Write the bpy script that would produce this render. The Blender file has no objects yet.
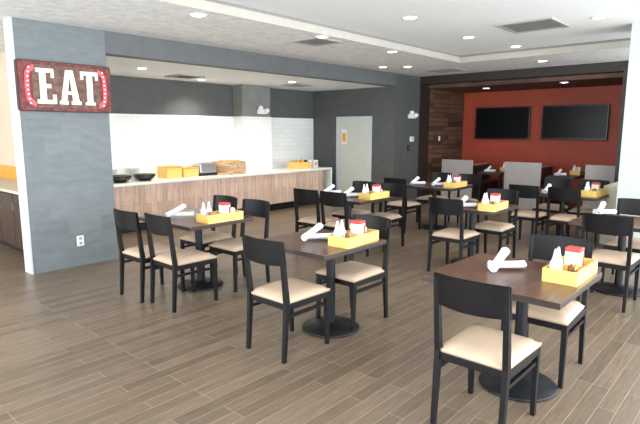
import bpy, bmesh, math, random
from math import radians, sin, cos, pi, atan2
from mathutils import Vector, Matrix
random.seed(7)
S = bpy.context.scene
COL = S.collection

# ---------------------------------------------------------------- camera
cam_d = bpy.data.cameras.new('camera'); cam = bpy.data.objects.new('camera', cam_d); COL.objects.link(cam)
cam_d.sensor_width = 36; cam_d.lens = 36*520/640; cam_d.clip_start = .05; cam_d.clip_end = 200
cam.location = (0, 0, 1.65)
cam.rotation_euler = (pi/2-atan2(81, 520), 0, radians(41.8)-pi/2)
S.camera = cam

# ---------------------------------------------------------------- world, exposure, daylight through the open glazed sides
w = bpy.data.worlds.new('world'); S.world = w; w.use_nodes = True
bg = w.node_tree.nodes['Background']; bg.inputs[0].default_value = (.86, .94, 1, 1); bg.inputs[1].default_value = 2.3
S.view_settings.view_transform = 'Standard'; S.view_settings.look = 'None'
S.view_settings.exposure = 0.58; S.view_settings.gamma = 1; S.view_settings.use_curve_mapping = False

def area(name, loc, aim, sx, sy, power, col):
    l = bpy.data.lights.new(name, 'AREA'); l.shape = 'RECTANGLE'; l.size = sx; l.size_y = sy; l.energy = power; l.color = col
    o = bpy.data.objects.new(name, l); COL.objects.link(o); o.location = loc
    o.rotation_euler = (Vector(aim)-Vector(loc)).to_track_quat('-Z', 'Y').to_euler()
    return o
area('daylight_side_windows', (5.5, -2.5, 1.5), (5.5, 4, 2.3), 12, 2.4, 520, (.90, .96, 1))
area('daylight_entrance_windows', (-2.6, 4.5, 1.5), (5, 5.2, 2.0), 8, 2.4, 230, (.90, .96, 1))

# ---------------------------------------------------------------- materials
def mat(name, col, rough=.5, metal=0, var=0, vscale=8, bump=0, bscale=60, emit=None, spec=.5, stretch=(1, 1, 1), coat=0):
    m = bpy.data.materials.new(name); m.use_nodes = True
    nt = m.node_tree; b = nt.nodes['Principled BSDF']
    b.inputs['Base Color'].default_value = (*col, 1); b.inputs['Roughness'].default_value = rough
    b.inputs['Metallic'].default_value = metal; b.inputs['Specular IOR Level'].default_value = spec
    b.inputs['Coat Weight'].default_value = coat
    tc = nt.nodes.new('ShaderNodeTexCoord'); mp = nt.nodes.new('ShaderNodeMapping'); mp.inputs['Scale'].default_value = stretch
    nt.links.new(tc.outputs['Object'], mp.inputs[0])
    n = nt.nodes.new('ShaderNodeTexNoise'); n.inputs['Scale'].default_value = vscale; n.inputs['Detail'].default_value = 5
    nt.links.new(mp.outputs[0], n.inputs['Vector'])
    r = nt.nodes.new('ShaderNodeValToRGB'); r.color_ramp.elements[0].position = .3; r.color_ramp.elements[1].position = .7
    v = max(var, .02)
    r.color_ramp.elements[0].color = (*[c*(1-v) for c in col], 1); r.color_ramp.elements[1].color = (*[min(1, c*(1+v)) for c in col], 1)
    nt.links.new(n.outputs['Fac'], r.inputs[0]); nt.links.new(r.outputs[0], b.inputs['Base Color'])
    if bump:
        n2 = nt.nodes.new('ShaderNodeTexNoise'); n2.inputs['Scale'].default_value = bscale; n2.inputs['Detail'].default_value = 4
        nt.links.new(mp.outputs[0], n2.inputs['Vector'])
        bp = nt.nodes.new('ShaderNodeBump'); bp.inputs['Strength'].default_value = bump; bp.inputs['Distance'].default_value = .01
        nt.links.new(n2.outputs['Fac'], bp.inputs['Height']); nt.links.new(bp.outputs[0], b.inputs['Normal'])
    if emit:
        b.inputs['Emission Color'].default_value = (*emit[0], 1); b.inputs['Emission Strength'].default_value = emit[1]
    return m

def brickmat(name, c1, c2, mortar, bw, rh, ms, rough, axes='xy', bump=.3, grain=0, gcol=None, offset=.5, spec=.5, gs=(2, 40, 1), freq=2):
    """bricks / planks / tiles laid in real metres. axes: which object axes map to texture x and y"""
    m = bpy.data.materials.new(name); m.use_nodes = True
    nt = m.node_tree; L = nt.links; b = nt.nodes['Principled BSDF']; b.inputs['Roughness'].default_value = rough
    b.inputs['Specular IOR Level'].default_value = spec
    tc = nt.nodes.new('ShaderNodeTexCoord'); sp = nt.nodes.new('ShaderNodeSeparateXYZ'); cb = nt.nodes.new('ShaderNodeCombineXYZ')
    L.new(tc.outputs['Object'], sp.inputs[0])
    L.new(sp.outputs['XYZ'.index(axes[0].upper())], cb.inputs[0]); L.new(sp.outputs['XYZ'.index(axes[1].upper())], cb.inputs[1])
    br = nt.nodes.new('ShaderNodeTexBrick'); br.inputs['Scale'].default_value = 1; br.offset = offset; br.offset_frequency = freq
    br.inputs['Brick Width'].default_value = bw; br.inputs['Row Height'].default_value = rh; br.inputs['Mortar Size'].default_value = ms
    br.inputs['Mortar Smooth'].default_value = .1
    br.inputs['Color1'].default_value = (*c1, 1); br.inputs['Color2'].default_value = (*c2, 1); br.inputs['Mortar'].default_value = (*mortar, 1)
    L.new(cb.outputs[0], br.inputs['Vector'])
    out = br.outputs['Color']
    if grain:
        mp = nt.nodes.new('ShaderNodeMapping'); mp.inputs['Scale'].default_value = gs; L.new(cb.outputs[0], mp.inputs[0])
        n = nt.nodes.new('ShaderNodeTexNoise'); n.inputs['Scale'].default_value = 1; n.inputs['Detail'].default_value = 6; L.new(mp.outputs[0], n.inputs['Vector'])
        mx = nt.nodes.new('ShaderNodeMix'); mx.data_type = 'RGBA'; mx.blend_type = 'OVERLAY'; mx.inputs[0].default_value = grain
        L.new(out, mx.inputs[6]); L.new(n.outputs['Fac'], mx.inputs[7]); out = mx.outputs[2]
    L.new(out, b.inputs['Base Color'])
    bp = nt.nodes.new('ShaderNodeBump'); bp.inputs['Strength'].default_value = bump; bp.inputs['Distance'].default_value = .004; bp.invert = True
    L.new(br.outputs['Fac'], bp.inputs['Height']); L.new(bp.outputs[0], b.inputs['Normal'])
    return m

M = {}
M['floor'] = brickmat('floor_planks', (.13, .092, .062), (.19, .138, .095), (.30, .24, .175), .9, .10, .0022, .34, 'xy', .25, .55, gs=(4, 70, 1), offset=.33, freq=3)
M['grey_wall'] = brickmat('grey_textured_wall', (.145, .165, .172), (.172, .192, .198), (.172, .19, .196), .40, .2, .004, .55, 'xz', .25, .25, gs=(6, 14, 1))
M['dark_grey'] = mat('dark_grey_paint', (.085, .09, .086), .6, var=.08, vscale=5, bump=.15)
M['header_grey'] = mat('header_grey_paint', (.115, .12, .124), .6, var=.07, vscale=6, bump=.15)
M['col_grey'] = mat('column_grey_paint', (.20, .20, .185), .6, var=.08, vscale=5, bump=.15)
M['tile'] = brickmat('white_subway_tile', (.83, .84, .82), (.88, .88, .86), (.72, .72, .70), .30, .10, .003, .25, 'xz', .4)
M['tile_y'] = brickmat('white_subway_tile_side', (.83, .84, .82), (.88, .88, .86), (.72, .72, .70), .30, .10, .003, .25, 'yz', .4)
M['ceil'] = mat('ceiling_white', (.84, .85, .845), .8, var=.02)
M['ceil_tile'] = mat('ceiling_speckled', (.80, .80, .78), .75, var=.12, vscale=9, bump=.1, bscale=30)
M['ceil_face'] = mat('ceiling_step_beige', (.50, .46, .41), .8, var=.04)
M['gap_shade'] = mat('painted_gap_shade', (.25, .24, .23), .8)  # dark grey stands in for the shade in the ceiling step gap
M['white_trim'] = mat('white_trim', (.56, .59, .62), .45)
M['peach'] = mat('corridor_beige_wall', (.70, .60, .47), .7, var=.06, vscale=1.5)
M['red'] = mat('red_paint', (.42, .06, .026), .55, var=.10, vscale=2.5, bump=.1)
M['boards'] = brickmat('reclaimed_boards', (.055, .028, .017), (.175, .09, .053), (.012, .007, .005), .75, .11, .005, .6, 'xz', .6, .7, gs=(3, 40, 1), offset=.37, freq=3)
M['boards_top'] = brickmat('reclaimed_boards_ceiling', (.08, .038, .024), (.16, .08, .05), (.015, .008, .006), 1.3, .14, .005, .6, 'yx', .6, .7, gs=(3, 40, 1))
M['dark_wood'] = mat('dark_stained_wood', (.022, .015, .012), .5, var=.4, vscale=4, stretch=(20, 2, 20), bump=.2)
M['counter_wood'] = brickmat('whitewashed_oak', (.53, .36, .275), (.68, .49, .39), (.33, .22, .165), .9, .105, .003, .55, 'zx', .3, .6, gs=(3, 30, 1))
M['quartz'] = mat('white_quartz', (.85, .84, .80), .25, var=.03, vscale=20)
M['black_wood'] = mat('black_stained_wood', (.0055, .0045, .0055), .42, spec=.25, var=.3, vscale=5, stretch=(12, 12, 1.5), bump=.1)
M['seat'] = mat('cream_vinyl', (.50, .365, .26), .5, var=.05, vscale=6, bump=.15, bscale=120)
M['table'] = mat('dark_walnut_top', (.11, .05, .029), .28, var=.45, vscale=3, stretch=(1.5, 14, 14), bump=.08, bscale=30)
M['table_edge'] = mat('walnut_edge', (.035, .02, .014), .4, var=.3)
M['iron'] = mat('black_cast_iron', (.018, .019, .022), .45, .6, bump=.1)
M['cloth'] = mat('white_napkin', (.86, .87, .92), .85, var=.03, bump=.5, bscale=45)
M['yellow'] = mat('yellow_painted_wood', (.82, .56, .16), .5, var=.12, vscale=12, stretch=(2, 12, 12))
M['wht'] = mat('white_plastic', (.82, .82, .84), .35)
M['paper'] = mat('white_paper', (.85, .80, .76), .8)
M['redpl'] = mat('red_print', (.60, .06, .04), .45)
M['brownsug'] = mat('brown_sugar_paper', (.42, .22, .09), .8)
M['pink'] = mat('pink_paper', (.80, .38, .34), .8)
M['door'] = mat('pale_door_paint', (.58, .60, .53), .3, var=.04)
M['chrome'] = mat('brushed_steel', (.55, .56, .57), .3, 1)
M['orange'] = mat('orange_laminate', (.80, .36, .05), .45, var=.1)
M['cabinet'] = mat('dark_espresso_cabinet', (.045, .025, .017), .45, var=.35, vscale=5, stretch=(4, 4, 1))
M['black'] = mat('black_plastic', (.008, .009, .010), .3)
M['screen'] = mat('tv_screen_glass', (.003, .005, .005), .25, spec=.15)
M['booth'] = mat('grey_mauve_booth_panel', (.40, .365, .36), .5, var=.06)
M['booth_seat'] = mat('dark_booth_vinyl', (.03, .024, .024), .45)
M['lamp'] = mat('lamp_lens', (.9, .9, .85), .4, emit=((1, .95, .86), 9))
M['vent_dark'] = mat('vent_shadow', (.05, .05, .05), .7)
M['vent'] = mat('vent_metal', (.36, .35, .33), .5)
M['bowl'] = mat('black_glaze', (.015, .014, .012), .25)
M['food'] = mat('dark_green_salad', (.05, .06, .02), .7, var=.6, vscale=40, bump=.8)
M['bread'] = mat('golden_bread', (.62, .33, .10), .7, var=.3, vscale=14, bump=.4)
M['wicker'] = brickmat('wicker_weave', (.55, .30, .14), (.80, .62, .42), (.30, .14, .06), .06, .032, .004, .7, 'xz', .6)
M['pillar'] = mat('pale_column_paint', (.50, .55, .50), .6, var=.02)
M['ledge'] = mat('beige_ledge', (.58, .52, .42), .5, var=.05)
M['sign_face'] = mat('rusty_sign_face', (.15, .075, .055), .6, var=.6, vscale=14, bump=.5)
M['sign_red'] = mat('chipped_sign_red', (.16, .026, .024), .55, var=.7, vscale=22, bump=.3)
M['sign_dark'] = mat('sign_dark_edge', (.05, .02, .018), .6, var=.4, vscale=20)
M['bracket'] = mat('sign_bracket_red', (.85, .08, .11), .45, var=.15, vscale=20)
M['letter'] = mat('cream_sign_letters', (.84, .80, .66), .55, var=.12, vscale=25)
M['bulb'] = mat('sign_bulb', (.95, .85, .8), .4, emit=((1, .8, .76), 1.0))

# ---------------------------------------------------------------- helpers
def BM(): return bmesh.new()
def box(bm, x0, x1, y0, y1, z0, z1, bev=0, rot=None, piv=None):
    r = bmesh.ops.create_cube(bm, size=1)
    for v in r['verts']:
        v.co = Vector(((x0+x1)/2+v.co.x*(x1-x0), (y0+y1)/2+v.co.y*(y1-y0), (z0+z1)/2+v.co.z*(z1-z0)))
    vs = r['verts']
    if bev:
        es = list({e for v in vs for e in v.link_edges})
        o = bmesh.ops.bevel(bm, geom=es, offset=bev, segments=2, affect='EDGES', profile=.6)
        vs = list({v for f in o['faces'] for v in f.verts} | {v for v in vs if v.is_valid})
    if rot is not None:
        p = Vector(piv or (0, 0, 0))
        for v in vs: v.co = rot @ (v.co-p) + p
    return vs
def beam(bm, a, b, w, d, w2=None, d2=None, xdir=(1, 0, 0)):
    """tapered rectangular bar from a to b; w along xdir, d across"""
    a, b = Vector(a), Vector(b); w2 = w2 or w; d2 = d2 or d
    z = (b-a).normalized(); x = Vector(xdir); x = (x-z*x.dot(z)).normalized(); y = z.cross(x)
    ring = []
    for p, ww, dd in ((a, w, d), (b, w2, d2)):
        ring.append([bm.verts.new(p+x*sx*ww/2+y*sy*dd/2) for sx, sy in ((-1, -1), (1, -1), (1, 1), (-1, 1))])
    bm.faces.new(ring[0][::-1]); bm.faces.new(ring[1])
    for i in range(4): bm.faces.new((ring[0][i], ring[0][(i+1) % 4], ring[1][(i+1) % 4], ring[1][i]))
def lathe(bm, prof, c=(0, 0, 0), n=20, sx=1, sy=1):
    rings = []
    for r, z in prof:
        if r < 1e-5: rings.append([bm.verts.new((c[0], c[1], c[2]+z))])
        else: rings.append([bm.verts.new((c[0]+r*sx*cos(2*pi*i/n), c[1]+r*sy*sin(2*pi*i/n), c[2]+z)) for i in range(n)])
    for A, B in zip(rings, rings[1:]):
        for i in range(n):
            j = (i+1) % n
            if len(A) == 1 and len(B) == 1: continue
            if len(A) == 1: bm.faces.new((A[0], B[j], B[i]))
            elif len(B) == 1: bm.faces.new((A[i], A[j], B[0]))
            else: bm.faces.new((A[i], A[j], B[j], B[i]))
def prism(bm, pts, y0, y1):
    """outline in x,z extruded along y"""
    A = [bm.verts.new((x, y0, z)) for x, z in pts]; B = [bm.verts.new((x, y1, z)) for x, z in pts]
    bm.faces.new(A); bm.faces.new(B[::-1])
    n = len(pts)
    for i in range(n): bm.faces.new((A[i], B[i], B[(i+1) % n], A[(i+1) % n]))
def obj(name, bm, m, parent=None, smooth=False, loc=None):
    bmesh.ops.recalc_face_normals(bm, faces=bm.faces)
    me = bpy.data.meshes.new(name); bm.to_mesh(me); bm.free()
    for mm in (m if isinstance(m, (list, tuple)) else [m]): me.materials.append(M[mm])
    if smooth: me.shade_smooth()
    o = bpy.data.objects.new(name, me); COL.objects.link(o)
    if parent: o.parent = parent
    if loc: o.location = loc
    return o
def tag(o, label, cat, group=None):
    o['label'] = label; o['category'] = cat
    if group: o['group'] = group
    return o
def thing(name, label, cat, loc=(0, 0, 0), rz=0, group=None):
    o = bpy.data.objects.new(name, None); COL.objects.link(o); o.location = loc; o.rotation_euler = (0, 0, rz)
    o.empty_display_size = .1
    return tag(o, label, cat, group)
def struct(name, bm, m, parent=None):
    o = obj(name, bm, m, parent)
    if not parent: o['kind'] = 'structure'
    return o
def sbox(name, *a, m, parent=None, bev=0):
    bm = BM(); box(bm, *a, bev=bev); return struct(name, bm, m, parent)
def pbox(name, parent, m, *a, bev=0, smooth=False):
    bm = BM(); box(bm, *a, bev=bev); return obj(name, bm, m, parent, smooth)
def dup(src, loc, rz, label, group=None):
    r = src.copy(); COL.objects.link(r); r.location = loc; r.rotation_euler = (0, 0, rz); r['label'] = label
    if group: r['group'] = group
    for ch in list(src.children):
        c = ch.copy(); COL.objects.link(c); c.parent = r
        for g in ch.children:
            d = g.copy(); COL.objects.link(d); d.parent = c
    return r

# ---------------------------------------------------------------- the setting
CZ, TZ = 2.87, 3.0
sbox('floor', -3, 13.2, -2.6, 11.2, -.1, 0, m='floor')
YT = 4.6; XT = 8.95
sbox('ceiling', -3, XT+.2, -2.6, YT+.2, TZ, TZ+.1, m='ceil')
bm = BM(); box(bm, -3, 10.6, YT, 6.61, CZ, TZ+.1); box(bm, -3, 3.0, 6.61, 11.2, CZ, TZ+.1); box(bm, XT, 10.6, -2.6, YT, CZ, TZ+.1)
struct('ceiling_border', bm, 'ceil_tile')
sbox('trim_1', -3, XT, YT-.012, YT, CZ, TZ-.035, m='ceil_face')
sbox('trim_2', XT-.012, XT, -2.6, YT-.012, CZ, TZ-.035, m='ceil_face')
sbox('shade_strip_1', -3, XT, YT-.006, YT, TZ-.035, TZ, m='gap_shade')  # strip painted as the shadow line along the top of the step
sbox('shade_strip_2', XT-.006, XT, -2.6, YT-.006, TZ-.035, TZ, m='gap_shade')
# wing wall with white end cap, header beam over the buffet alcove
sbox('wall_wing', 2.16, 3.19, 6.41, 6.61, 0, CZ, m='grey_wall')
sbox('trim_5', 2.14, 2.16, 6.405, 6.615, 0, CZ, m='white_trim')
sbox('baseboard_wing', 2.16, 3.19, 6.398, 6.41, 0, .10, m='grey_wall')
sbox('wall_header', 3.19, 9.58, 6.41, 6.61, 2.60, CZ, m='header_grey')
sbox('wall_alcove_left', 3.0, 3.19, 6.61, 11.0, 0, CZ, m='peach')
sbox('wall_corridor_end', -3, 3.0, 11.0, 11.2, 0, CZ, m='peach')
sbox('ceiling_alcove', 3.19, 9.58, 6.61, 8.8, 2.60, 2.7, m='ceil')
sbox('wall_alcove_back', 3.19, 9.58, 8.8, 9.0, 0, 2.7, m='dark_grey')
sbox('wall_tile_left', 3.19, 7.1, 8.785, 8.8, .6, 1.95, m='tile')
sbox('wall_tile_right', 7.88, 9.58, 8.785, 8.8, .6, 1.95, m='tile')
bm = BM(); box(bm, 7.1, 7.88, 8.5, 8.8, 0, 2.60); struct('wall_alcove_column', bm, 'col_grey')
bm = BM(); box(bm, 7.085, 7.895, 8.485, 8.5, .6, 1.95); struct('wall_tile_column', bm, 'tile')
sbox('wall_tile_column_side', 7.085, 7.1, 8.5, 8.785, .6, 1.95, m='tile_y')
# block right of the alcove (carries the door)
sbox('wall_alcove_right', 9.58, 10.6, 6.41, 9.0, 0, CZ, m='dark_grey')
sbox('baseboard_right', 9.58, 10.6, 6.398, 6.41, 0, .1, m='header_grey')
# wood portal and red room
sbox('wall_wood', 10.98, 12.8, 6.41, 6.6, 0, 2.75, m='boards')
bm = BM(); box(bm, 10.6, 10.98, 6.37, 6.6, 0, CZ+.1); struct('trim_6', bm, 'dark_wood')
sbox('trim_7', 10.6, 10.9, 2.3, 6.37, 2.70, CZ+.1, m='dark_wood')
sbox('ceiling_red_room', 10.9, 12.8, 2.0, 6.41, 2.62, 2.72, m='boards_top')
sbox('wall_red', 12.8, 13.0, 1.9, 6.6, 0, 2.75, m='red')
sbox('wall_red_room_right', 10.9, 12.8, 1.9, 2.1, 0, 2.75, m='boards')
sbox('trim_8', 10.6, 10.9, 2.0, 2.3, 0, CZ+.1, m='dark_wood')
sbox('wall_right', 10.6, 10.8, -2.6, 2.0, 0, CZ+.1, m='white_trim')
# pale column and low ledge at the right edge
sbox('wall_column', 7.78, 8.4, .95, 1.64, 0, TZ, m='pillar')
sbox('trim_9', 8.4, 10.6, 1.25, 1.95, 0, .86, m='ledge')
# window wall on the near side (behind the camera to the right)
bm = BM(); box(bm, -3, 10.6, -2.35, -2.2, 0, .35)
for k in range(7): box(bm, -3+k*2.25, -2.88+k*2.25, -2.35, -2.2, .35, TZ)
struct('wall_window_side', bm, 'white_trim')

# door in the alcove's right wall
bm = BM(); box(bm, 9.545, 9.58, 7.0, 7.07, 0, 1.98); box(bm, 9.545, 9.58, 7.95, 8.02, 0, 1.98); box(bm, 9.545, 9.58, 7.07, 7.95, 1.91, 1.98)
fr = struct('door_1', bm, 'white_trim')
pbox('door_leaf', fr, 'door', 9.555, 9.579, 7.07, 7.95, .01, 1.91)
h = pbox('door_handle', fr, 'chrome', 9.49, 9.505, 7.12, 7.24, .95, .975, bev=.004)
pbox('handle_post', h, 'chrome', 9.50, 9.555, 7.20, 7.225, .95, .975)
t = thing('notice', 'small orange and white paper notice on the pale door', 'notice', (9.554, 7.78, 1.52))
pbox('sheet', t, 'paper', -.004, 0, -.075, .075, -.17, .17)
pbox('printed_band', t, 'orange', -.006, -.004, -.05, .05, -.12, .08)

# ---------------------------------------------------------------- EAT sign
sg = thing('sign', 'rusty red marquee sign reading EAT on the grey wing wall', 'sign', (2.14, 6.33, 1.87))
W_, H_ = 1.06, .56
def rrect(x0, x1, z0, z1, r):
    p = []
    for cx, cz, a in ((x1-r, z1-r, 0), (x0+r, z1-r, 90), (x0+r, z0+r, 180), (x1-r, z0+r, 270)):
        for k in range(4): p.append((cx+r*cos(radians(a+k*30)), cz+r*sin(radians(a+k*30))))
    return p
bm = BM(); prism(bm, rrect(0, W_, 0, H_, .03), .012, .075); obj('sign_box', bm, 'sign_dark', sg)
bm = BM(); prism(bm, rrect(.012, W_-.012, .012, H_-.012, .03), .004, .012); obj('sign_border', bm, 'sign_red', sg)
bm = BM(); prism(bm, rrect(.15, W_-.15, .045, H_-.045, .02), 0, .004); obj('sign_face', bm, 'sign_face', sg)
def letter(parts, name):
    bm = BM()
    for p in parts: prism(bm, p, -.022, 0)
    return obj(name, bm, 'letter', sg)
def R_(x0, x1, z0, z1): return [(x0, z0), (x1, z0), (x1, z1), (x0, z1)]
b0, t0 = .085, .475
x = .185
letter([R_(x, x+.19, t0-.045, t0), R_(x+.035, x+.10, b0+.045, t0-.045), R_(x+.10, x+.155, .26, .305), R_(x, x+.205, b0, b0+.045),
        R_(x+.16, x+.19, t0-.10, t0-.045), R_(x+.17, x+.205, b0+.045, b0+.105)], 'letter_e')
x = .435
letter([[(x+.01, b0+.04), (x+.07, b0+.04), (x+.115, t0-.07), (x+.115, t0), (x+.075, t0)], [(x+.115, t0), (x+.115, t0-.07), (x+.145, b0+.04), (x+.215, b0+.04), (x+.155, t0)],
        [(x+.0815, .20), (x+.1295, .20), (x+.125, .235), (x+.088, .235)], R_(x-.01, x+.085, b0, b0+.04), R_(x+.125, x+.235, b0, b0+.04)], 'letter_a')
x = .68
letter([R_(x, x+.205, t0-.045, t0), R_(x+.07, x+.135, b0+.035, t0-.045), R_(x+.045, x+.16, b0, b0+.035), R_(x, x+.03, t0-.095, t0-.045), R_(x+.175, x+.205, t0-.095, t0-.045)], 'letter_t')
for sgn, xc in ((1, .115), (-1, W_-.115)):
    bm = BM()
    outer = [(xc+sgn*.055, .05), (xc+sgn*.0, .07), (xc-sgn*.04, .13), (xc-sgn*.05, .28), (xc-sgn*.04, .43), (xc, .49), (xc+sgn*.055, .51)]
    inner = [(xc+sgn*.055, .46), (xc+sgn*.02, .43), (xc+sgn*.0, .40), (xc-sgn*.003, .28), (xc+sgn*.0, .16), (xc+sgn*.02, .13), (xc+sgn*.055, .10)]
    prism(bm, outer+inner, -.012, .004); bk = obj('bracket_mark', bm, 'bracket', sg)
    for k in range(9):
        z = .085+k*.0488; off = .022*(1-abs((z-.28)/.2)**2) if abs(z-.28) < .2 else -.018
        bm = BM(); lathe(bm, [(0, -.008), (.008, -.004), (.0095, 0), (.008, .004), (0, .008)], (xc-sgn*off, -.014, z), 8); obj('bulb', bm, 'bulb', bk, True)

# wall fittings
def plate(name, label, cat, x, z, wd, ht, y=6.41, m='wht', d=.012):
    t = thing(name, label, cat, (x, y, z))
    pbox('cover_plate', t, m, -wd/2, wd/2, -d, 0, -ht/2, ht/2, bev=.003)
    return t
t = plate('wall_outlet', 'white electrical outlet low on the grey wing wall', 'outlet', 2.72, .31, .085, .13)
for dz in (-.03, .03): pbox('socket', t, 'vent', -.018, .018, -.016, -.012, dz-.016, dz+.016, bev=.002)
t = thing('thermostat', 'small white thermostat on the grey wall left of the brown boards', 'thermostat', (10.28, 6.41, 1.47))
pbox('housing', t, 'wht', -.07, .07, -.03, 0, -.055, .055, bev=.008); pbox('display', t, 'vent', -.035, .035, -.033, -.03, -.005, .03)
t = thing('wall_control', 'small black control box under the thermostat', 'control box', (10.17, 6.41, 1.27))
pbox('housing', t, 'black', -.05, .05, -.03, 0, -.06, .06, bev=.006); pbox('button', t, 'vent', -.015, .015, -.034, -.03, -.015, .015, bev=.001)
def emergency(label, x, y, z):
    t = thing('emergency_light', label, 'emergency light', (x, y, z))
    pbox('housing', t, 'wht', -.13, .13, -.05, 0, -.05, .05, bev=.01)
    for s in (-1, 1):
        bm = BM(); lathe(bm, [(0, -.05), (.05, -.045), (.055, 0), (.035, .04), (0, .045)], (0, 0, 0), 14)
        for v in bm.verts: v.co = Matrix.Rotation(radians(80), 4, 'X') @ v.co + Vector((s*.09, -.085, .07-(s > 0)*.05))
        obj('lamp_head', bm, 'wht', t, True)
emergency('white twin-head emergency light high on the grey wall above the thermostat', 10.24, 6.41, 1.98)
emergency('white twin-head emergency light on the alcove column above the tiles', 7.62, 8.5, 2.06)
t = plate('light_switch', 'small white switch plate on the reclaimed brown boards', 'switch', 11.55, 1.47, .07, .11)
pbox('rocker', t, 'wht', -.014, .014, -.018, -.012, -.03, .03, bev=.002)

# ---------------------------------------------------------------- televisions
def tv(y0, y1, label):
    yc = (y0+y1)/2; t = thing('television', label, 'television', (12.8, yc, 1.84), 0, 'wall televisions')
    w2 = (y1-y0)/2
    pbox('casing', t, 'black', -.09, -.03, -w2, w2, -.39, .39, bev=.01)
    pbox('screen', t, 'screen', -.094, -.09, -w2+.025, w2-.025, -.355, .365)
    pbox('wall_mount', t, 'iron', -.03, 0, -.25, .25, -.2, .2)
tv(4.66, 6.03, 'black flat television on the red wall, the one nearer the brown boards')
tv(2.97, 4.38, 'black flat television on the red wall, the one nearer the pale column')

# ---------------------------------------------------------------- ceiling fittings
def vent(label, x, y, z, s, n=7):
    t = thing('ceiling_vent', label, 'vent', (x, y, z), 0, 'ceiling air vents')
    bm = BM(); h_ = s/2
    for a in ((-h_, h_, -h_, -h_+.04), (-h_, h_, h_-.04, h_), (-h_, -h_+.04, -h_+.04, h_-.04), (h_-.04, h_, -h_+.04, h_-.04)): box(bm, *a, -.018, 0)
    obj('frame', bm, 'vent', t)
    pbox('backing', t, 'vent_dark', -h_+.04, h_-.04, -h_+.04, h_-.04, -.004, 0)
    for k in range(n):
        q = -h_+.04+(k+.5)*(s-.08)/n
        bm = BM(); beam(bm, (q, -h_+.04, -.011), (q, h_-.04, -.011), .028, .004, xdir=(1, 0, .5)); obj('slat', bm, 'vent', t)
vent('square grey vent in the ceiling strip above the header beam', 5.5, 4.98, CZ, .50)
vent('large square grey vent in the raised ceiling, toward the right', 7.05, 2.62, TZ, .70, 9)
vent('grey vent in the lower ceiling strip just before the brown boards', 9.75, 5.3, CZ, .6)
vent('grey vent in the alcove ceiling, the one nearer the sign', 5.4, 8.0, 2.60, .5)
vent('grey vent in the alcove ceiling, the one nearer the pale door', 7.95, 7.72, 2.60, .5)
def downlight(label, x, y, z, power=14):
    t = thing('downlight', label, 'ceiling light', (x, y, z), 0, 'recessed ceiling lights')
    bm = BM(); lathe(bm, [(.068, 0), (.068, -.006), (.09, -.01), (.095, -.006), (.095, 0)], n=20); obj('trim_ring', bm, 'wht', t, True)
    bm = BM(); lathe(bm, [(0, -.004), (.068, -.004)], n=20); obj('lens', bm, 'lamp', t)
    l = bpy.data.lights.new('downlight_beam', 'SPOT'); l.energy = power; l.spot_size = radians(130); l.spot_blend = .8; l.shadow_soft_size = .07; l.color = (1, .93, .82)
    o = bpy.data.objects.new('downlight_beam', l); COL.objects.link(o); o.parent = t; o.location = (0, 0, -.03)
A = 'recessed ceiling light '
downlight(A+'in the raised ceiling, the nearest at the middle', 5.62, 3.57, TZ)
downlight(A+'in the raised ceiling between the middle one and the brown fascia', 7.33, 3.65, TZ)
downlight(A+'in the raised ceiling at the top right, beside the large vent', 7.1, 1.85, TZ)
downlight(A+'in the raised ceiling just beyond the large vent', 8.6, 3.45, TZ)
downlight(A+'in the low ceiling strip closest to the brown fascia', 9.67, 3.39, CZ)
downlight(A+'in the ceiling strip at the top left corner', 3.45, 4.82, CZ)
downlight(A+'in the ceiling strip beside its square vent', 5.30, 4.70, CZ)
downlight(A+'in the ceiling strip halfway to the fascia', 7.0, 4.75, CZ)
downlight(A+'by the header beam, left of the pair', 8.52, 5.99, CZ)
downlight(A+'by the header beam, right of the pair', 8.78, 5.6, CZ)
downlight(A+'in the red room, nearer the switch', 11.65, 5.3, 2.62)
downlight(A+'in the red room, nearer the pale column', 11.3, 3.5, 2.62)
downlight(A+'in the alcove nearest to the sign', 4.3, 7.5, 2.60, 75)
downlight(A+'in the alcove over the yellow boxes', 5.96, 8.3, 2.60, 75)
downlight(A+'in the alcove nearest to the pale door', 7.4, 7.35, 2.60, 75)

# ---------------------------------------------------------------- buffet counter
YC, ZC = 7.85, .815
ct = thing('buffet_counter', 'long pinkish oak buffet counter with a white stone top in the alcove', 'counter', (3.2, YC, 0))
X0 = 0.0; X1 = 9.2-3.2
pbox('body', ct, 'counter_wood', X0, X1-.28, .03, .62, .15, ZC-.04)
pbox('toe_kick', ct, 'black', X0, X1-.28, .09, .6, 0, .15)
bm = BM(); T0, T1 = ZC-.04, ZC
pts = [(X0, 0), (X1, 0), (X1, .93), (7.9-3.2, .93), (7.9-3.2, .63), (7.08-3.2, .63), (7.08-3.2, .93), (X0, .93)]
lo = [bm.verts.new((x, y, T0)) for x, y in pts]; hi = [bm.verts.new((x, y, T1)) for x, y in pts]
bm.faces.new(lo[::-1]); bm.faces.new(hi)
for i in range(8): bm.faces.new((lo[i], lo[(i+1) % 8], hi[(i+1) % 8], hi[i]))
obj('worktop', bm, 'quartz', ct)
pbox('end_panel', ct, 'quartz', X1-.035, X1, 0, .6, 0, T0)

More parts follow.
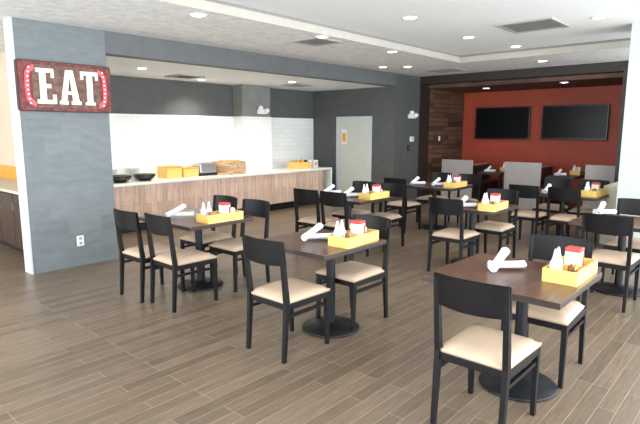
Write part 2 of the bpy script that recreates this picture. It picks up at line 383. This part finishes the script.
# things on the counter
def bowl(x, y, label, r=.17):
    t = thing('serving_bowl', label, 'bowl', (x, y, ZC), 0, 'dark serving bowls on the counter')
    bm = BM(); lathe(bm, [(0, 0), (r*.5, 0), (r*.85, .05), (r, .11), (r*.95, .11), (r*.8, .06), (0, .02)], n=22); obj('bowl_body', bm, 'bowl', t, True)
    bm = BM(); lathe(bm, [(0, .03), (r*.78, .065), (r*.86, .085), (r*.55, .115), (0, .125)], n=18)
    for v in bm.verts: v.co += Vector((random.uniform(-.008, .008), random.uniform(-.008, .008), random.uniform(-.012, .012)))
    obj('salad', bm, 'food', t, True)
bowl(4.16, 8.12, 'black bowl of dark food on the counter, nearer the grey wing wall', .19)
bowl(4.60, 8.12, 'black bowl of dark food on the counter, nearer the yellow bins', .19)
for i, (x, y, lb) in enumerate(((4.2, 8.52, 'stack of white plates behind the black bowls, left of the two'), (4.62, 8.52, 'stack of white plates behind the black bowls, right of the two'))):
    t = thing('plate_stack', lb, 'plates', (x, y, ZC), 0, 'white plate stacks')
    for k in range(9):
        bm = BM(); lathe(bm, [(0, .003+k*.022), (.08, .003+k*.022), (.14, .018+k*.022), (.14, .022+k*.022), (.08, .010+k*.022), (0, .010+k*.022)], n=22); obj('plate', bm, 'wht', t, True)
def crate(x, y, w, d, h, m, label, name='yellow_bin'):
    t = thing(name, label, 'box', (x, y, ZC))
    th = .014; bm = BM()
    box(bm, -w/2, w/2, -d/2, -d/2+th, 0, h); box(bm, -w/2, w/2, d/2-th, d/2, 0, h)
    box(bm, -w/2, -w/2+th, -d/2+th, d/2-th, 0, h); box(bm, w/2-th, w/2, -d/2+th, d/2-th, 0, h); box(bm, -w/2+th, w/2-th, -d/2+th, d/2-th, 0, .012)
    obj('bin_body', bm, m, t)
    return t
t = crate(5.2, 8.3, .30, .32, .21, 'yellow', 'taller yellow bin on the counter, beside the bowls'); pbox('rim', t, 'orange', -.16, .16, -.172, -.16, .18, .21)
pbox('paper_liner', t, 'paper', -.12, .12, -.13, .13, .013, .19)
t = crate(5.56, 8.32, .32, .34, .17, 'yellow', 'lower yellow bin on the counter, beside the steel toaster'); pbox('rim', t, 'orange', -.17, .17, -.182, -.17, .145, .17)
pbox('paper_liner', t, 'paper', -.13, .13, -.14, .14, .013, .15)
t = thing('toaster', 'steel toaster with a black base on the counter', 'toaster', (5.95, 8.3, ZC))
pbox('base', t, 'black', -.2, .2, -.15, .15, 0, .05, bev=.01); pbox('casing', t, 'chrome', -.19, .19, -.14, .14, .05, .23, bev=.025, smooth=False)
for s in (-1, 1): pbox('bread_slot', t, 'black', -.14, .14, s*.06-.015, s*.06+.015, .229, .233)
pbox('lever', t, 'black', -.215, -.19, -.03, .03, .15, .17, bev=.004)
t = crate(6.48, 8.2, .52, .40, .25, 'wicker', 'large woven orange and white basket on the counter before the column', 'bread_basket')
t['category'] = 'basket'
for k in range(5):
    bm = BM(); lathe(bm, [(0, -.07), (.035, -.055), (.045, 0), (.035, .055), (0, .07)], n=12)
    for v in bm.verts: v.co = Matrix.Rotation(radians(90), 4, 'Y') @ v.co + Vector((-.15+.15*(k % 3), -.08+.16*(k//3), .235))
    tag(obj('bread_roll', bm, 'bread', None, True, loc=(6.48, 8.2, ZC)), 'golden bread roll in the woven basket, '+['front left', 'front middle', 'front right', 'back left', 'back middle'][k]+' one', 'bread', 'rolls in the woven basket')
t = crate(8.45, 8.18, .40, .36, .15, 'yellow', 'yellow tray of fruit near the counter end')
for k in range(6):
    bm = BM(); lathe(bm, [(0, -.045), (.03, -.035), (.046, 0), (.03, .035), (0, .045)], n=12)
    tag(obj('fruit', bm, ['bread', 'orange', 'bowl'][k % 3], None, True, loc=(8.33+.12*(k % 3), 8.1+.15*(k//3), ZC+.15)),
        ['brownish', 'orange', 'dark'][k % 3]+' round fruit in the yellow tray near the counter end, '+('front' if k < 3 else 'back')+' row', 'fruit', 'fruit in the yellow tray')
t = thing('cup_stack', 'white paper cups stacked beside the fruit tray', 'cups', (8.77, 8.15, ZC))
for k in range(4):
    bm = BM(); lathe(bm, [(0, k*.03), (.03, k*.03), (.042, .1+k*.03), (.039, .1+k*.03), (.028, .01+k*.03), (0, .01+k*.03)], n=16); obj('cup', bm, 'wht', t, True)
t = thing('napkin_dispenser', 'cream and white dispenser box at the right end of the counter', 'dispenser', (8.96, 8.22, ZC))
pbox('casing', t, 'wht', -.07, .07, -.09, .09, 0, .17, bev=.01); pbox('napkin_slot', t, 'bread', -.05, .05, -.093, -.09, .04, .13)

# corridor cabinets beyond the wing wall
t = thing('corridor_cabinet', 'dark espresso base cabinet with orange top behind the wing wall', 'cabinet', (2.4, 7.1, 0))
pbox('carcass', t, 'cabinet', .03, .59, 0, 2.9, .08, .83); pbox('plinth', t, 'black', .08, .58, 0, 2.9, 0, .08)
for k in range(5):
    d = pbox('cabinet_door', t, 'cabinet', .005, .03, .02+k*.58, .58+k*.58, .10, .81, bev=.004)
    bm = BM(); beam(bm, (-.02, .50+k*.58, .60), (-.02, .50+k*.58, .72), .012, .012); box(bm, -.02, .006, .494+k*.58, .506+k*.58, .60, .612); box(bm, -.02, .006, .494+k*.58, .506+k*.58, .708, .72)
    obj('handle', bm, 'chrome', d)
pbox('worktop', t, 'ledge', -.01, .59, -.01, 2.9, .83, .87); pbox('backsplash', t, 'orange', .56, .59, 0, 2.9, .87, 1.08)

# ---------------------------------------------------------------- chairs
def make_chair(label):
    t = thing('dining_chair', label, 'chair', (0, 0, 0), 0, 'black dining chairs')
    hw = .195
    for s in (-1, 1):
        bm = BM(); beam(bm, (.225, s*hw, 0), (.215, s*hw, .425), .026, .026, .036, .036); obj('leg', bm, 'black_wood', t)
        bm = BM(); beam(bm, (-.245, s*hw, 0), (-.215, s*hw, .44), .028, .026, .040, .032); beam(bm, (-.215, s*hw, .44), (-.262, s*hw, .885), .040, .032, .026, .028)
        obj('leg', bm, 'black_wood', t)
        bm = BM(); beam(bm, (-.222, s*hw, .335), (.216, s*hw, .335), .020, .022, xdir=(0, 1, 0)); obj('stretcher', bm, 'black_wood', t)
    bm = BM(); box(bm, -.205, .235, -.212, -.180, .385, .43, .003); box(bm, -.205, .235, .180, .212, .385, .43, .003)
    box(bm, .205, .235, -.180, .180, .385, .43, .003); box(bm, -.225, -.195, -.180, .180, .385, .43, .003)
    obj('seat_frame', bm, 'black_wood', t)
    # cushion: a soft, slightly crowned pad
    bm = BM(); N = 10; g = []
    for i in range(N+1):
        for j in range(N+1):
            u, v = i/N*2-1, j/N*2-1
            x_ = u*.232+.008; y_ = v*(.216-.012*(1-u)/2)
            e = max(abs(u), abs(v)); z_ = .448+.030*(1-e**6)**.5+.004*(1-u*u)*(1-v*v)
            g.append(bm.verts.new((x_, y_, z_)))
    for i in range(N):
        for j in range(N):
            a = i*(N+1)+j; bm.faces.new((g[a], g[a+N+1], g[a+N+2], g[a+1]))
    be = [e for e in bm.edges if e.is_boundary]
    r = bmesh.ops.extrude_edge_only(bm, edges=be)
    nv = [q for q in r['geom'] if isinstance(q, bmesh.types.BMVert)]
    for v in nv: v.co.z = .428; v.co.x = v.co.x*.985; v.co.y *= .985
    bmesh.ops.contextual_create(bm, geom=[e for e in bm.edges if e.is_boundary])
    obj('seat', bm, 'seat', t, True)
    # backrest: solid board bowed backwards between the posts
    bm = BM(); n = 14; rows = []
    for k in range(n+1):
        u = k/n*2-1; y_ = u*.213; bow = -.045*(1-u*u)
        z0 = .716-.008*(1-u*u); z1 = .892+.004*(1-u*u)
        x0 = -.232+bow; x1 = -.256+bow
        rows.append([bm.verts.new((x0+.010, y_, z0)), bm.verts.new((x1+.008, y_, z1)), bm.verts.new((x1-.014, y_, z1)), bm.verts.new((x0-.012, y_, z0))])
    for a, b in zip(rows, rows[1:]):
        for i in range(4): bm.faces.new((a[i], b[i], b[(i+1) % 4], a[(i+1) % 4]))
    bm.faces.new(rows[0]); bm.faces.new(rows[-1][::-1])
    bmesh.ops.recalc_face_normals(bm, faces=bm.faces)
    es = [e for e in bm.edges if len(e.link_faces) == 2 and e.calc_face_angle(0) > radians(50)]
    bmesh.ops.bevel(bm, geom=es, offset=.005, segments=2, affect='EDGES')
    obj('backrest', bm, 'black_wood', t, False)
    return t
C0 = None
def chair(rx, y, d, label, jz=0):
    """rx: world x of the rear legs, d=+1 faces +x, -1 faces -x"""
    global C0
    x = rx+.245*d; rz = (0 if d > 0 else pi)+radians(jz)
    if C0 is None: C0 = make_chair(label); C0.location = (x, y, 0); C0.rotation_euler = (0, 0, rz)
    else: dup(C0, (x, y, 0), rz, label)
B = 'black cream-seated chair '
chair(2.48, 1.155, 1, B+'nearest the camera, its back to us')
chair(3.87, 1.145, -1, B+'facing us across the nearest, front right table', 1)
chair(2.46, 2.74, 1, B+'on the left side of the centre table, back toward us')
chair(3.72, 2.73, -1, B+'on the far side of the centre table, facing us', -1)
chair(2.53, 4.25, 1, B+'near side of the left table, right of the two', -1)
chair(2.47, 4.73, 1, B+'closest to the grey wing wall', 1)
chair(3.76, 4.32, -1, B+'far side of the left table, right of the two', 1)
chair(3.76, 4.87, -1, B+'hidden behind the yellow caddy of the left table')
chair(4.98, 4.22, 1, B+'backing onto the centre table, right of the two')
chair(4.98, 4.70, 1, B+'backing onto the centre table, left of the two', 1)
chair(6.29, 4.21, -1, B+'beyond the table before the pale door, nearer the aisle')
chair(6.29, 4.74, -1, B+'directly under the pale door, behind the yellow caddy')
chair(5.34, 2.85, 1, B+'middle right, back toward us, behind the nearest table', 1)
chair(6.62, 2.72, -1, B+'facing us behind the orange-yellow caddy, middle right')
chair(7.12, 4.72, 1, B+'near side of the farthest table by the boards')
chair(8.62, 4.15, -1, B+'far side of the farthest table, right of two')
chair(8.62, 4.72, -1, B+'far side of the farthest table, left of two')
chair(5.28, 1.17, 1, B+'right behind the nearest table, its back toward us')
chair(6.66, 1.18, -1, B+'cut by the right edge of the picture, facing us')
chair(7.42, 2.74, 1, B+'before the middle booth divider, left of the two backs')
chair(7.42, 2.20, 1, B+'under the right television, right of the two backs')
chair(8.88, 2.74, -1, B+'facing us before the booths, left of the two')
chair(8.88, 2.20, -1, B+'facing us before the booths, right of the two')

# ---------------------------------------------------------------- tables
def make_table(wx, wy, label, cx, cy, bases):
    t = thing('dining_table', label, 'table', (cx, cy, 0), 0, 'dark wooden dining tables')
    tp = pbox('tabletop', t, ('table', 'table_edge'), -wx/2, wx/2, -wy/2, wy/2, .702, .74, bev=.004)
    for p in tp.data.polygons:
        if p.normal.z < .5: p.material_index = 1
    for by in bases:
        bm = BM(); lathe(bm, [(0, .003), (.235, .003), (.245, .012), (.235, .022), (.09, .045), (.045, .06), (0, .06)], (0, by, 0), 28); obj('base', bm, 'iron', t, True)
        bm = BM(); lathe(bm, [(.038, .05), (.038, .68)], (0, by, 0), 18); obj('column', bm, 'iron', t, True)
        bm = BM(); beam(bm, (-wx*.36, by, .69), (wx*.36, by, .69), .06, .022, xdir=(0, 1, 0)); beam(bm, (0, by-.2, .688), (0, by+.2, .688), .06, .02); obj('spider_bracket', bm, 'iron', t)
    return t
D = 'dark brown wooden table '
make_table(.84, .84, D+'nearest the camera at the right, with a yellow caddy', 3.26, 1.24, [-.07])
make_table(.80, .80, D+'at the centre of the picture, with a yellow caddy', 3.2, 2.86, [-.12])
make_table(.80, 1.0, D+'on the left, in front of the buffet counter', 3.2, 4.67, [-.07])
make_table(.80, 1.0, D+'in front of the pale door', 5.70, 4.55, [0])
make_table(.80, .84, D+'behind the nearest table with the orange-yellow caddy', 6.02, 2.84, [0])
make_table(.80, 1.0, D+'farthest back, in front of the reclaimed brown boards', 7.88, 4.42, [0])
make_table(.80, .84, D+'at the right, behind the nearest table, one napkin on it', 6.0, 1.18, [0])
make_table(.80, 1.1, D+'before the booths, with a caddy near the pale column', 8.12, 2.42, [0])

# ---------------------------------------------------------------- caddies with condiments, rolled napkins
def make_caddy():
    t = thing('condiment_caddy', '', 'caddy', (0, 0, 0), 0, 'yellow condiment caddies')
    w, d, h, th = .44, .20, .085, .012; bm = BM()
    box(bm, -w/2, w/2, -d/2, -d/2+th, 0, h); box(bm, -w/2, w/2, d/2-th, d/2, 0, h)
    box(bm, -w/2, -w/2+th, -d/2+th, d/2-th, 0, h); box(bm, w/2-th, w/2, -d/2+th, d/2-th, 0, h); box(bm, -w/2+th, w/2-th, -d/2+th, d/2-th, 0, .01)
    obj('tray', bm, 'yellow', t)
    pbox('divider', t, 'yellow', -.005, .005, -d/2+th, d/2-th, .01, .075)
    return t
def bottle_(label, loc, s=1):
    t = thing('squeeze_bottle', label, 'bottle', loc, 0, 'white squeeze bottles in caddies')
    bm = BM(); lathe(bm, [(0, 0), (.026*s, 0), (.029*s, .02), (.029*s, .105), (.022*s, .12), (0, .12)], n=16); obj('bottle_body', bm, 'wht', t, True)
    bm = BM(); lathe(bm, [(.022*s, .12), (.018*s, .13), (.006*s, .19), (0, .192)], n=12); obj('nozzle_cap', bm, 'wht', t, True)
    return t
def carton_(label, loc):
    t = thing('condiment_carton', label, 'carton', loc, 0, 'red and white cartons in caddies')
    pbox('carton_body', t, 'paper', -.042, .042, -.045, .045, 0, .145, bev=.004)
    pbox('red_lid', t, 'redpl', -.044, .044, -.047, .047, .145, .170, bev=.006)
    pbox('red_print_band', t, 'redpl', .020, .0435, -.0465, .0465, .03, .13)
    return t
def packets_(label, loc, m='paper'):
    t = thing('packet_bundle', label, 'packets', loc, 0, 'sugar packet bundles in caddies')
    for k in range(5):
        bm = BM(); box(bm, -.030, .030, k*.010-.022, k*.010-.019, 0, .095+.008*(k % 2)); obj('packet', bm, m, t)
    return t
cad0 = None; bot0 = car0 = pak0 = pak1 = None
CN = [(3.43, .945, 0, 'on the nearest table at the front right'), (3.31, 2.585, 3, 'on the centre table'), (3.25, 4.28, -2, 'on the left table before the counter'),
      (5.78, 4.17, 0, 'on the table in front of the pale door'), (5.88, 2.52, 3, 'on the table behind the nearest one'),
      (7.88, 4.04, 0, 'on the farthest table by the brown boards'), (8.10, 2.00, -4, 'on the table beside the pale column')]
for i, (x, y, a, wh) in enumerate(CN):
    z = .7405; rz = radians(a); R3 = Matrix.Rotation(rz, 4, 'Z')
    def at(dx, dy): v = R3 @ Vector((dx, dy, 0)); return (x+v.x, y+v.y, z+.0105)
    sets = [('cad', None), ]
    lb = 'yellow wooden condiment caddy '+wh
    if i == 0: cad0 = make_caddy(); cad0.location = (x, y, z); cad0.rotation_euler[2] = rz; cad0['label'] = lb
    else: dup(cad0, (x, y, z), rz, lb)
    for k, (dx, dy, side) in enumerate(((-.17, .045, 'left'), (-.10, .05, 'right'))):
        lb = f'{side} white squeeze bottle in the caddy {wh}'
        if bot0 is None: bot0 = bottle_(lb, at(dx, dy))
        else: dup(bot0, at(dx, dy), rz, lb)
    lb = 'red-topped white carton in the caddy '+wh
    if car0 is None: car0 = carton_(lb, at(.055, .0))
    else: dup(car0, at(.055, .0), rz, lb)
    lb = 'white paper packets in the caddy '+wh
    if pak0 is None: pak0 = packets_(lb, at(.155, .02))
    else: dup(pak0, at(.155, .02), rz, lb)
    lb = 'brown paper packets in the caddy '+wh
    if pak1 is None: pak1 = packets_(lb, at(-.13, -.045), 'brownsug')
    else: dup(pak1, at(-.13, -.045), rz, lb)

def roll_mesh():
    """a napkin rolled round cutlery: spiral section, pinched a little in the middle"""
    bm = BM(); n = 26; L = 9; rows = []
    for k in range(L+1):
        u = k/L*2-1; s = 1-.12*(1-u*u); rr = []
        for i in range(n+1):
            a = i/n*2.35*2*pi; r = (.012+.0215*(i/n))*s
            rr.append(bm.verts.new((u*.118+.004*sin(i*.9), r*cos(a)*1.12, r*sin(a)*.92+.0325)))
        rows.append(rr)
    for a, b in zip(rows, rows[1:]):
        for i in range(n): bm.faces.new((a[i], a[i+1], b[i+1], b[i]))
    return bm
ro = None
def roll(x, y, z, rz, tilt, label):
    global ro
    if ro is None:
        ro = obj('rolled_napkin', roll_mesh(), 'cloth', None, True)
        md = ro.modifiers.new('thick', 'SOLIDIFY'); md.thickness = .003
        tag(ro, label, 'napkin', 'rolled white napkins'); o = ro
    else: o = ro.copy(); COL.objects.link(o); o['label'] = label
    o.location = (x, y, z); o.rotation_euler = (0, radians(tilt), radians(rz))
NP = [(3.32, 1.33, 'on the nearest table'), (3.20, 2.88, 'on the centre table'), (3.10, 4.74, 'on the left table before the counter'),
      (5.64, 4.46, 'beside the caddy, table before the door'), (5.72, 4.88, 'left end of the table before the door'),
      (5.76, 2.82, 'on the table behind the nearest one'), (7.70, 4.66, 'at the left end of the farthest table'), (7.78, 4.30, 'at the middle of the farthest table'),
      (6.28, 1.45, 'on the right table behind the nearest'), (7.92, 2.56, 'on the table before the booths')]
for x, y, wh in NP:
    # lower roll lies flat, the upper one rests across it with one end on the table
    roll(x, y-.02, .7425, -48, 0, 'lower rolled napkin of the pair '+wh)
    roll(x-.065, y+.0, .7425+.048, 4, -18, 'upper rolled napkin of the pair '+wh)

# ---------------------------------------------------------------- booths in the red room
def booth(y, label):
    t = thing('booth_divider', label, 'booth', (10.98, y, 0), 0, 'back-to-back booths')
    pbox('end_panel', t, 'booth', 0, .05, -.38, .38, 0, 1.00, bev=.01)
    pbox('back_panel', t, 'booth', .05, 1.6, -.04, .04, 0, .86, bev=.01)
    for s in (-1, 1):
        y0, y1 = sorted((s*.04, s*.37))
        pbox('bench_base', t, 'booth_seat', .05, 1.6, y0, y1, 0, .38)
        pbox('bench_cushion', t, 'booth_seat', .052, 1.6, y0, y1, .38, .46, bev=.02)
        q0, q1 = sorted((s*.04, s*.10)); pbox('back_cushion', t, 'booth_seat', .052, 1.6, q0, q1, .47, .84, bev=.015)
booth(5.62, 'grey booth end panel beside the reclaimed brown boards')
booth(4.12, 'grey booth end panel between the two televisions')
booth(2.52, 'grey booth end panel beside the pale column')
for yc, wh, n in ((4.87, 'under the left television', 0), (3.37, 'under the right television', 1)):
    t = thing('booth_table', 'dark narrow booth table '+wh, 'table', (11.65, yc, 0), 0, 'booth tables')
    pbox('tabletop', t, 'table_edge', -.60, .60, -.27, .27, .70, .74, bev=.004)
    bm = BM(); lathe(bm, [(0, 0), (.17, 0), (.17, .02), (.05, .05), (.035, .06), (.035, .70)], n=18); obj('pedestal', bm, 'iron', t, True)
    z = .7405
    dup(cad0, (11.85, yc-.1, z), 0, 'yellow condiment caddy on the booth table '+wh)
    dup(bot0, (11.70, yc-.06, z+.0105), 0, f'left white squeeze bottle in the booth caddy {wh}'); dup(bot0, (11.77, yc-.06, z+.0105), 0, f'right white squeeze bottle in the booth caddy {wh}')
    dup(car0, (11.90, yc-.1, z+.0105), 0, 'red-topped white carton in the booth caddy '+wh)
    dup(pak0, (12.0, yc-.08, z+.0105), 0, 'white paper packets in the booth caddy '+wh)
    roll(11.2, yc+.05, .7425, -48, 0, 'lower rolled napkin on the booth table '+wh)
    roll(11.135, yc+.05, .7905, 4, -18, 'upper rolled napkin on the booth table '+wh)
